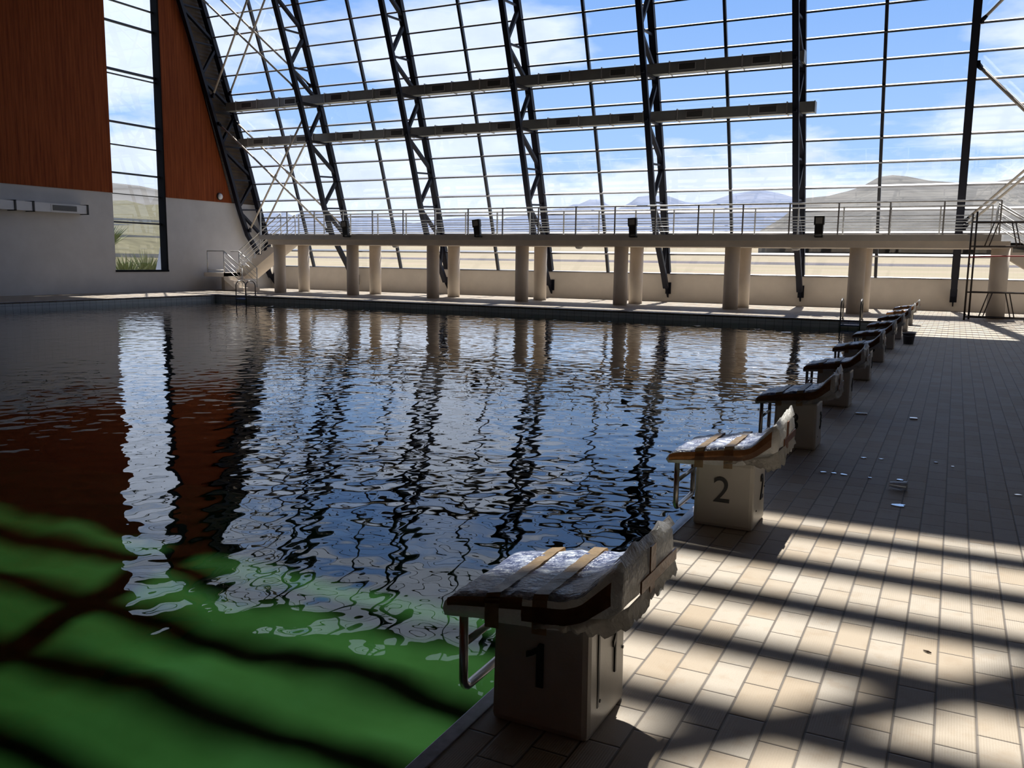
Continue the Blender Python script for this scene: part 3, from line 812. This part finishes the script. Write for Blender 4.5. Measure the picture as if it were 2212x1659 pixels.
CXB = -1.10
YB = [2.575+2.487*k for k in range(10)]
blab = ['nearest starting block, numbered 1, wrapped in plastic and brown tape',
        'sunlit starting block numbered 2, wrapped in white plastic and brown tape',
        'shaded starting block numbered 3, behind block 2, wrapped in plastic',
        'fourth starting block from the camera, dark in shade, wrapped in plastic',
        'fifth starting block from the camera, dark in shade with pale flap',
        'sixth starting block from the camera, dark in shade with pale flap',
        'seventh starting block from the camera, just in front of the grey bucket',
        'eighth starting block from the camera, just past the grey bucket',
        'ninth starting block from the camera, in the sunny strip',
        'farthest starting block, sunlit near the far pool edge']
def loc_part(mb, name, mat, par, smooth=False, loc=(0, 0, 0)):
    o = mb.build(name, mat, par, smooth); o.location = loc; return o
for k in range(10):
    t = thing('starting_block', blab[k], 'starting block', (CXB, YB[k], 0), 'starting blocks along the pool edge')
    mb = MB(); mb.box((0, 0, .195), (.335, .335, .39), None, .022)
    bm = mb.bm
    for v in bm.verts:
        f = v.co.z/.39; v.co.x *= 1.03-.03*f; v.co.y *= 1.03-.03*f
    ped = loc_part(mb, 'pedestal', M['pedestal'], t)
    numeral(str(k+1), ped, (-.01, -.1735, .152), 'front', .148)
    numeral(str(k+1), ped, (.1735, .055, .145), 'side', .15)
    if k == 0:
        mb = MB(); mb.b6(.1695, .1735, -.095, -.082, .085, .335); loc_part(mb, 'groove_line', M['numeral'], ped)
    mb = MB()
    for (yy, zz) in ((-.07, .10), (.14, .20)): mb.lathe([(.006, 0), (.006, .004)], (.170, yy, zz), 10, RY)
    loc_part(mb, 'screw', M['numeral'], ped)
    amp = (.010, .014, .014, .011, .012, .013, .011, .012, .012, .012)[k]
    pl = loc_part(wrapped_platform(k+1, amp), 'wrapped_platform', [M['wrap'], M['wrap_top']], t)
    loc_part(tape_on(-.15, -.10, 0), 'tape_strip', M['tape_sunlit'], pl); loc_part(tape_on(.015, .065, 0), 'tape_strip', M['tape_sunlit'], pl)
    lo, hi = ((.22, .70) if k == 0 else (.30, .86))
    loc_part(tape_side(-.268, -.30 if k else -.02, .27, lo, hi), 'tape_band', M['tape'], pl)
    if k == 0: loc_part(tape_side(-.262, -.29, -.02, .55, .95), 'tape_band', M['tape'], pl)
    # tape on the raised back face
    mb = MB(); mb.b6(.309, .314, -.03, .02, .47, .63); loc_part(mb, 'tape_strip', M['tape'], pl)
    mb = MB(); mb.b6(.310, .316, -.12, .25, .505, .545); loc_part(mb, 'tape_band', M['tape'], pl)
    # film skirts
    s = k+3
    pts = [(.02, -.262, .42), (.26, -.264, .47), (.308, -.22, .50), (.312, .10, .505), (.312, .25, .51)]
    if k == 0: dr = lambda f: .03+.03*max(0, min(1, (f-.12)*4))*(1 if f < .62 else .45)
    elif k == 1: dr = lambda f: .02+.075*max(0, min(1, (f-.15)*5))*(1 if f < .55 else .5)
    else: dr = lambda f, k=k: .02+.05*max(0, min(1, (f-.2)*4))*(.5+.5*math.sin(k*2+f*6)**2)
    loc_part(flap(pts, dr, s), 'film_flap', M['wrap'], pl, True)
    # crest of loose film on the wing
    mb = MB(); rows = []
    for q in range(21):
        y = -.25+.5*q/20; c_ = .038+.032*noise.noise(Vector((q*.3, k*1.7, 4)))+(.03 if k in (1, 2, 3, 5) and q > 8 else 0)
        rows.append([(.262, y, .628), (.285+.02*noise.noise(Vector((q*.4, k, 1))), y, .634+c_*.6), (.306, y, .628)])
    mb.sheet(rows); loc_part(mb, 'film_crest', M['wrap'], pl, True)
    # hand grips
    mb = MB(); X = -.272; r = .035
    pts = [(X, -.185, .38), (X, -.185, .12)]
    for q in range(1, 6):
        a = (PI/2)*q/5; pts.append((X, -.185+r-r*math.cos(a), .12-r*math.sin(a)))
    pts += [(X, .15, .085)]
    for q in range(1, 6):
        a = (PI/2)*q/5; pts.append((X, .15+r*math.sin(a), .085+r-r*math.cos(a)))
    pts += [(X, .185, .38)]
    g = loc_part(mb.tube(pts, .0155, 10), 'hand_grip', M['chrome'], t, True)
    mb = MB(); mb.tube([(X, -.185, .245), (X, .185, .245)], .0125, 8); loc_part(mb, 'cross_bar', M['chrome'], g, True)

# ------------------------------------------------------------------ bucket and litter
bx, by = -.745, 18.75
t = thing('bucket', 'dark grey plastic bucket beside the seventh starting block', 'bucket', (bx, by, 0))
mb = MB(); mb.lathe([(.085, 0), (.09, .004), (.115, .2), (.125, .2), (.125, .215), (.108, .215), (.085, .02)], (bx, by, 0), 24); part(mb, 'pail', M['bucket'], t, True)
mb = MB(); mb.tube([(bx-.122, by, .19)]+[(bx-.12*math.cos(PI*q/8), by-.05-.075*math.sin(PI*q/8), .19-.03*math.sin(PI*q/8)) for q in range(1, 8)]+[(bx+.122, by, .19)], .004, 6); part(mb, 'handle', M['chrome'], t, True)

def mat_clear():
    m, nt, out = newmat('hazy_clear_plastic')
    a = N(nt, 'ShaderNodeBsdfTransparent'); b = N(nt, 'ShaderNodeBsdfPrincipled'); b.inputs['Base Color'].default_value = (.8, .88, .95, 1); b.inputs['Roughness'].default_value = .12; b.inputs['Metallic'].default_value = .6
    mx = N(nt, 'ShaderNodeMixShader'); mx.inputs[0].default_value = .5; L(nt, a.outputs[0], mx.inputs[1]); L(nt, b.outputs[0], mx.inputs[2]); L(nt, mx.outputs[0], out.inputs[0]); return m
M['clear'] = mat_clear()
M['gloss'] = pbr('glossy_white_film', (.85, .86, .88), .12, .7, var=.05)
t = thing('plastic_cup', 'clear plastic cone cup lying on the shaded tiles right of block 2', 'cup', (-.24, 6.36, .03))
ax = Vector((1, -.12, .0)).normalized(); q0 = Vector((-.30, 6.36, .030))
part(MB().tube([q0+ax*0, q0+ax*.11], [.018, .036], 20, cap=False), 'cup_body', M['clear'], t, True)
part(MB().tube([q0+ax*.11+Vector((0, .037*math.cos(a), .037*math.sin(a)+.006)) for a in [2*PI*k/16 for k in range(16)]], .003, 6, closed=True), 'cup_rim', M['clear'], t, True)
lit = [(-.25, 6.64, .018, 'tiny white scrap just behind the clear cup'), (-.22, 5.92, .028, 'white smear of film in front of the clear cup'),
       (-.765, 6.61, .013, 'small white scrap, left of the three in a row right of block 2'), (-.69, 6.62, .016, 'small white scrap, middle of the three in a row right of block 2'), (-.62, 6.615, .017, 'small white scrap, right of the three in a row right of block 2'),
       (.479, 6.61, .014, 'white scrap at the right edge of the shaded deck'), (.085, 7.32, .010, 'white speck far right on the shaded tiles'), (-.033, 7.40, .011, 'white speck beside another far right on the shaded tiles'),
       (-.446, 6.60, .010, 'white speck left of the clear cup'), (-.55, 7.28, .013, 'white scrap, left of a pair on the shaded tiles past block 2'), (-.42, 7.315, .011, 'white scrap, right of a pair on the shaded tiles past block 2')]
for (x, y, r, lb) in lit:
    mb = MB(); n = 9; rs = random.Random(int(x*1000)+int(y*100))
    rr = [r*(.6+.7*rs.random()) for _ in range(n)]
    ringA = [(x+rr[j]*1.5*math.cos(2*PI*j/n), y+rr[j]*1.1*math.sin(2*PI*j/n)) for j in range(n)]
    mb.prism(ringA, .0005, .004+.004*rs.random(), 2)
    tag(mb.build('paper_scrap', M['gloss'], loc=(x, y, 0)), lb, 'litter', 'white scraps on the deck')
for (x0, x1, y, lb) in ((-.822, -.708, 9.48, 'flat white strip lying on the tiles near block 4, the left one'), (-.31, -.238, 9.45, 'flat white strip lying on the tiles, right of the other strip')):
    mb = MB(); mb.box(((x0+x1)/2, y, .008), (x1-x0, .06, .015), Matrix.Rotation(.12, 3, 'Z'), .004)
    tag(mb.build('plastic_strip', M['gloss'], loc=((x0+x1)/2, y, 0)), lb, 'litter', 'white strips on the deck')
mb = MB(); mb.tube([(-.005, 3.665, .004), (.012, 3.655, .006), (.024, 3.652, .004)], [.002, .0045, .002], 6)
tag(mb.build('twig', M['mud'], loc=(.01, 3.66, 0)), 'tiny dark twig lying on the sunlit tiles', 'litter')

# ------------------------------------------------------------------ camera
F, PITCH, ROLL, YAW, H = 1881.01, math.radians(8.0538), math.radians(.802), math.radians(26.7656), 1.51
fw = Vector((-math.sin(YAW)*math.cos(PITCH), math.cos(YAW)*math.cos(PITCH), -math.sin(PITCH)))
rt0 = Vector((math.cos(YAW), math.sin(YAW), 0)); up0 = rt0.cross(fw)
rt = rt0*math.cos(ROLL)+up0*math.sin(ROLL); up = -rt0*math.sin(ROLL)+up0*math.cos(ROLL)
cam = bpy.data.cameras.new('camera'); cam.sensor_width = 36; cam.lens = 36*F/2212; cam.clip_end = 30000; cam.clip_start = .05
co = bpy.data.objects.new('camera', cam); COL.objects.link(co)
co.matrix_world = Matrix(((rt.x, up.x, -fw.x, 0), (rt.y, up.y, -fw.y, 0), (rt.z, up.z, -fw.z, H), (0, 0, 0, 1)))
S.camera = co
CAM = Vector((0, 0, H))
def ray(x, y): return fw+rt*((x-1106)/F)-up*((y-829.5)/F)     # used once to survey the skyline's bearings

# ------------------------------------------------------------------ land outside
mb = MB(); rows = []
ds = [33.9, 45, 70, 120, 200, 350, 600, 1000, 1700, 2700, 4200, 6500]
hz = [-.45, -.5, -.55, -.4, 0, 1.4, 5, 14, 22, 62, 120, 160]
xs = [-6000, -3500, -2000, -1100, -600, -300, -140, -70, -33, 10, 60, 200, 500, 1100, 2200, 4000]
for dd, zz in zip(ds, hz): rows.append([(x, dd, zz+(0 if dd < 100 else 1.5*noise.noise(Vector((x*.003, dd*.003, 0))))) for x in xs])
o = mb.sheet(rows).build('ground', M['field']); 
if o.data.polygons[0].normal.z < 0: o.data.flip_normals()
struct(o, 'dry beige plain outside the glass', 'ground')
mb = MB(); mb.b6(-900, 600, 350, 357, -1.6, 2.4)
struct(mb.build('gravel_track', M['track']), 'grey gravel track crossing the plain', 'road')

def ridge(pts, dist, thick, name, mat, label, base_y):
    """hill range from surveyed bearings: crest, rough front slope and back slope"""
    mb = MB(); crest = []
    for (a, b) in zip(pts, pts[1:]):
        n = max(1, int((b[0]-a[0])/6))
        crest += [(a[0]+(b[0]-a[0])*k/n, a[1]+(b[1]-a[1])*k/n) for k in range(n)]
    crest.append(pts[-1]); cols = []
    for (x, y) in crest:
        d = ray(x, y); hd = Vector((d.x, d.y, 0)).normalized(); ez = d.z/math.hypot(d.x, d.y)
        zc = H+dist*ez; db = ray(x, base_y); eb = db.z/math.hypot(db.x, db.y)
        col = []
        for k in range(13):
            f = k/12; r = dist-thick*(1-f); z0 = H+r*eb-8
            p = hd*r; nn = noise.noise(Vector((p.x*.004, p.y*.004, 1)))*.22*math.sin(PI*f)+noise.noise(Vector((p.x*.013, p.y*.013, 4)))*.10*math.sin(PI*f)
            col.append((p.x, p.y, z0+(zc-z0)*max(0, f**1.1+nn*.6)))
        p = hd*(dist+thick*.7); col.append((p.x, p.y, H+dist*eb-10))
        cols.append(col)
    o = mb.sheet(cols).build(name, mat, smooth=True)
    return struct(o, label, 'mountain')
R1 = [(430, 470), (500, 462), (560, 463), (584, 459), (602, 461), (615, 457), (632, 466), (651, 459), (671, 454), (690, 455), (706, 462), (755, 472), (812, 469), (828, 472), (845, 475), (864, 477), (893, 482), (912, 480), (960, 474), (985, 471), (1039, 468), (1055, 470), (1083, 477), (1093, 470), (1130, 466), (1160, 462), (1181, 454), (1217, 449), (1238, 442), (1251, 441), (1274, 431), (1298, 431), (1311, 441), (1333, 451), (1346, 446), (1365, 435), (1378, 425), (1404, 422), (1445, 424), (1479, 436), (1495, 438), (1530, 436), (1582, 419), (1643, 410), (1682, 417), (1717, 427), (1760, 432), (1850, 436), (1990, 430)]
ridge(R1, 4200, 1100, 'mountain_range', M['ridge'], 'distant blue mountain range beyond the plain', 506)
R2 = [(1640, 500), (1690, 470), (1725, 440), (1738, 428), (1790, 423), (1834, 412), (1860, 404), (1899, 382), (1929, 378), (1960, 381), (2007, 390), (2077, 395), (2112, 399), (2146, 393), (2212, 382), (2330, 372), (2500, 400)]
ridge(R2, 2300, 900, 'hill', M['hill'], 'olive brown hill at the right behind the glass', 512)

# terraced bank seen through the slot window
mb = MB(); rows = []
for tq in (-.35, -.1, .15, .35, .5, .6, .68, .74, .79, .83, .86, .89, .92, .95, .985, 1.02):
    col = []
    k_ = max(0, min(1, (1.0-tq)/.10))                     # the bank runs out before the glass front
    for dx, z in ((1.0, -.35), (3, -.2), (5, .3), (8, .5), (10, 1.1), (14, 1.8), (17, 2.4), (24, 3.2), (34, 4.1), (50, 5.2), (75, 6.6), (110, 9.5), (160, 15.0)):
        y = (31+dx)*tq; col.append((XL-1-dx, y, -.5+(z+.5)*k_+(.1+dx*.008)*noise.noise(Vector((dx*.2, y*.15, 3)))))
    rows.append(col)
o = mb.sheet(rows).build('grassy_bank', M['bank'], smooth=True)
struct(o, 'terraced grassy bank outside the slot window', 'bank')
R3 = [(-900, 380), (-300, 372), (0, 378), (150, 386), (243, 395), (300, 401), (352, 412), (400, 428), (440, 452), (470, 480)]
ridge(R3, 900, 500, 'hill', M['hill'], 'grey green hill seen through the slot window', 500)
for k, (dx, z) in enumerate(((6.5, .45), (12, 1.5), (20, 2.8), (34, 4.1), (60, 5.9))):
    mb = MB(); mb.b6(XL-1-dx-.12, XL-1-dx+.12, (31+dx)*.5, (31+dx)*.9, z-.25, z+.12)
    struct(mb.build('terrace_kerb', M['kerb']), 'pale kerb line %d up the grassy bank' % (k+1), 'kerb')
mb = MB(); mb.prism([(27.35, -.3), (34.3, -.3), (34.3, 1.0), (31.2, 9.0), (30.3, 9.0), (28.3, 3.0)], XL-1.25, XL-.55)
struct(mb.build('buttress', M['plaster']), 'white sloping buttress outside the slot window', 'wall')
def shrub(x, y, z, s, label):
    t = thing('shrub', label, 'shrub', (x, y, z), 'shrubs outside the slot window')
    mb = MB(); rs = random.Random(int(x*10+y*7))
    for _ in range(150):
        a = rs.random()*2*PI; el = .5+rs.random()*1.0; l = s*(.5+.6*rs.random()); b = Vector((math.cos(a)*math.cos(el), math.sin(a)*math.cos(el), math.sin(el)))
        p0 = Vector((x, y, z))+b*l*.15; p1 = Vector((x, y, z))+b*l; sd = b.cross(Vector((0, 0, 1))).normalized()*(.02+.03*s*rs.random())
        m_ = (p0+p1)/2+Vector((0, 0, .04*s))
        v = [mb.bm.verts.new(q) for q in (p0, m_-sd, p1, m_+sd)]; mb.bm.faces.new(v)
    part(mb, 'foliage', M['foliage'], t)
    part(MB().tube([(x, y, z-.2), (x, y, z+s*.4)], [.05*s, .02*s], 6), 'stem', M['mud'], t)
shrub(-36.5, 31.2, .1, 1.7, 'spiky green shrub, nearest the buttress, outside the slot window')
shrub(-37.5, 28.6, .2, 1.3, 'spiky green shrub, left one low outside the slot window')
shrub(-36.0, 29.6, .1, 1.5, 'spiky green shrub, middle one low outside the slot window')
shrub(-44.0, 34.8, 1.7, 2.0, 'spiky green shrub higher up the bank outside the slot window')
mb = MB(); mb.lathe([(.5, 0), (.35, 1.2), (.2, 2.6), (.12, 3.0)], (4.6, 330, 1.1), 12)
tag(mb.build('marker_post', M['paper'], loc=(4.6, 330, 1.1)), 'tiny white marker post far out on the plain', 'post')

# ------------------------------------------------------------------ light
sun = bpy.data.lights.new('sun', 'SUN'); sun.energy = 11.6; sun.angle = math.radians(.53); sun.color = (1, .95, .87)
so = bpy.data.objects.new('sun', sun); COL.objects.link(so)
sd = Vector((-.113, .57, 1)).normalized(); so.rotation_euler = sd.to_track_quat('Z', 'Y').to_euler(); so.location = (-5, 40, 40)

W = bpy.data.worlds.new('sky'); S.world = W; W.use_nodes = True; nt = W.node_tree; nt.nodes.clear()
out = N(nt, 'ShaderNodeOutputWorld'); bg = N(nt, 'ShaderNodeBackground')
tc = N(nt, 'ShaderNodeTexCoord'); sp = N(nt, 'ShaderNodeSeparateXYZ'); L(nt, tc.outputs['Generated'], sp.inputs[0])
z = sp.outputs['Z']
blue = ramp(nt, math_(nt, 'MAXIMUM', z, 0.0), [(0, (.72, .88, 1.12)), (.12, (.46, .71, 1.14)), (.3, (.26, .50, 1.05)), (.8, (.10, .27, .80))])
iz = math_(nt, 'DIVIDE', 1.0, math_(nt, 'MAXIMUM', math_(nt, 'ADD', z, .14), .05))
cb = N(nt, 'ShaderNodeCombineXYZ')
L(nt, math_(nt, 'MULTIPLY', sp.outputs['X'], iz), cb.inputs[0]); L(nt, math_(nt, 'MULTIPLY', sp.outputs['Y'], iz), cb.inputs[1]); cb.inputs[2].default_value = 3.3
n1 = noise_(nt, cb.outputs[0], 1.25, 9, .55)
def blob(px, py, width):                      # a cloud mass / clear patch around one bearing in the sky
    d = ray(px, py).normalized()
    v = N(nt, 'ShaderNodeVectorMath'); v.operation = 'DOT_PRODUCT'; L(nt, tc.outputs['Generated'], v.inputs[0]); v.inputs[1].default_value = d
    k = math_(nt, 'DIVIDE', math_(nt, 'SUBTRACT', 1.0, v.outputs['Value']), width*width/2)
    return math_(nt, 'POWER', 2.718, math_(nt, 'MULTIPLY', k, -1.0))
bl = None
for (px, py, w_, a_) in ((960, 70, .11, .18), (560, 30, .10, .10), (290, 130, .10, .16), (1200, 70, .10, .10), (1620, 30, .10, .16), (2130, 130, .10, .20), (285, 320, .05, -.2), (285, 60, .05, .12), (1300, 210, .09, -.22), (1760, 230, .17, -.34), (640, 290, .10, -.10), (1950, 60, .05, -.16), (700, 170, .06, -.14), (1100, -300, .3, .06)):
    t_ = math_(nt, 'MULTIPLY', blob(px, py, w_), a_); bl = t_ if bl is None else math_(nt, 'ADD', bl, t_)
mp = N(nt, 'ShaderNodeMapping'); mp.inputs['Scale'].default_value = (1, 1, 2.4); L(nt, tc.outputs['Generated'], mp.inputs['Vector'])
n2 = noise_(nt, mp.outputs[0], 5.2, 9, .58)
# cumulus bank over the mountains
bank = math_(nt, 'SUBTRACT', 1.0, math_(nt, 'MULTIPLY', math_(nt, 'MAXIMUM', math_(nt, 'SUBTRACT', z, .075), 0.0), 9.5), clamp=True)
lowc = math_(nt, 'ADD', math_(nt, 'MULTIPLY', bank, .36), math_(nt, 'MULTIPLY', n2, .9))
lowm = ramp(nt, lowc, [(.62, (0, 0, 0)), (.72, (1, 1, 1))])
hz_ = ramp(nt, z, [(.22, (0, 0, 0)), (.27, (1, 1, 1)), (.32, (1, 1, 1)), (.36, (0, 0, 0))])
bl = math_(nt, 'SUBTRACT', bl, math_(nt, 'MULTIPLY', hz_, .13))
bl = math_(nt, 'ADD', bl, math_(nt, 'MULTIPLY', ramp(nt, z, [(.34, (0, 0, 0)), (.39, (1, 1, 1)), (.62, (1, 1, 1)), (.8, (0, 0, 0))]), .22))
him = ramp(nt, math_(nt, 'ADD', n1, bl), [(.46, (0, 0, 0)), (.60, (1, 1, 1))])
cl = math_(nt, 'MAXIMUM', lowm, math_(nt, 'MULTIPLY', him, .93))
shade = ramp(nt, noise_(nt, mp.outputs[0], 9, 6, .6), [(.3, (.80, .91, 1.12)), (.62, (1.0, 1.10, 1.32))])
skyc = mixc(nt, cl, blue, shade)
L(nt, skyc, bg.inputs[0]); bg.inputs[1].default_value = 1.04; L(nt, bg.outputs[0], out.inputs[0])

# ------------------------------------------------------------------ view and sampling
S.view_settings.view_transform = 'Standard'; S.view_settings.look = 'None'; S.view_settings.exposure = 0.0
S.view_settings.gamma = 1.0; S.view_settings.use_curve_mapping = False
c = S.cycles
c.max_bounces = 5; c.diffuse_bounces = 4; c.glossy_bounces = 4; c.transmission_bounces = 2; c.transparent_max_bounces = 12
c.caustics_reflective = False; c.caustics_refractive = False; c.sample_clamp_indirect = 4.0
c.use_adaptive_sampling = True; c.adaptive_threshold = .02; c.use_denoising = True
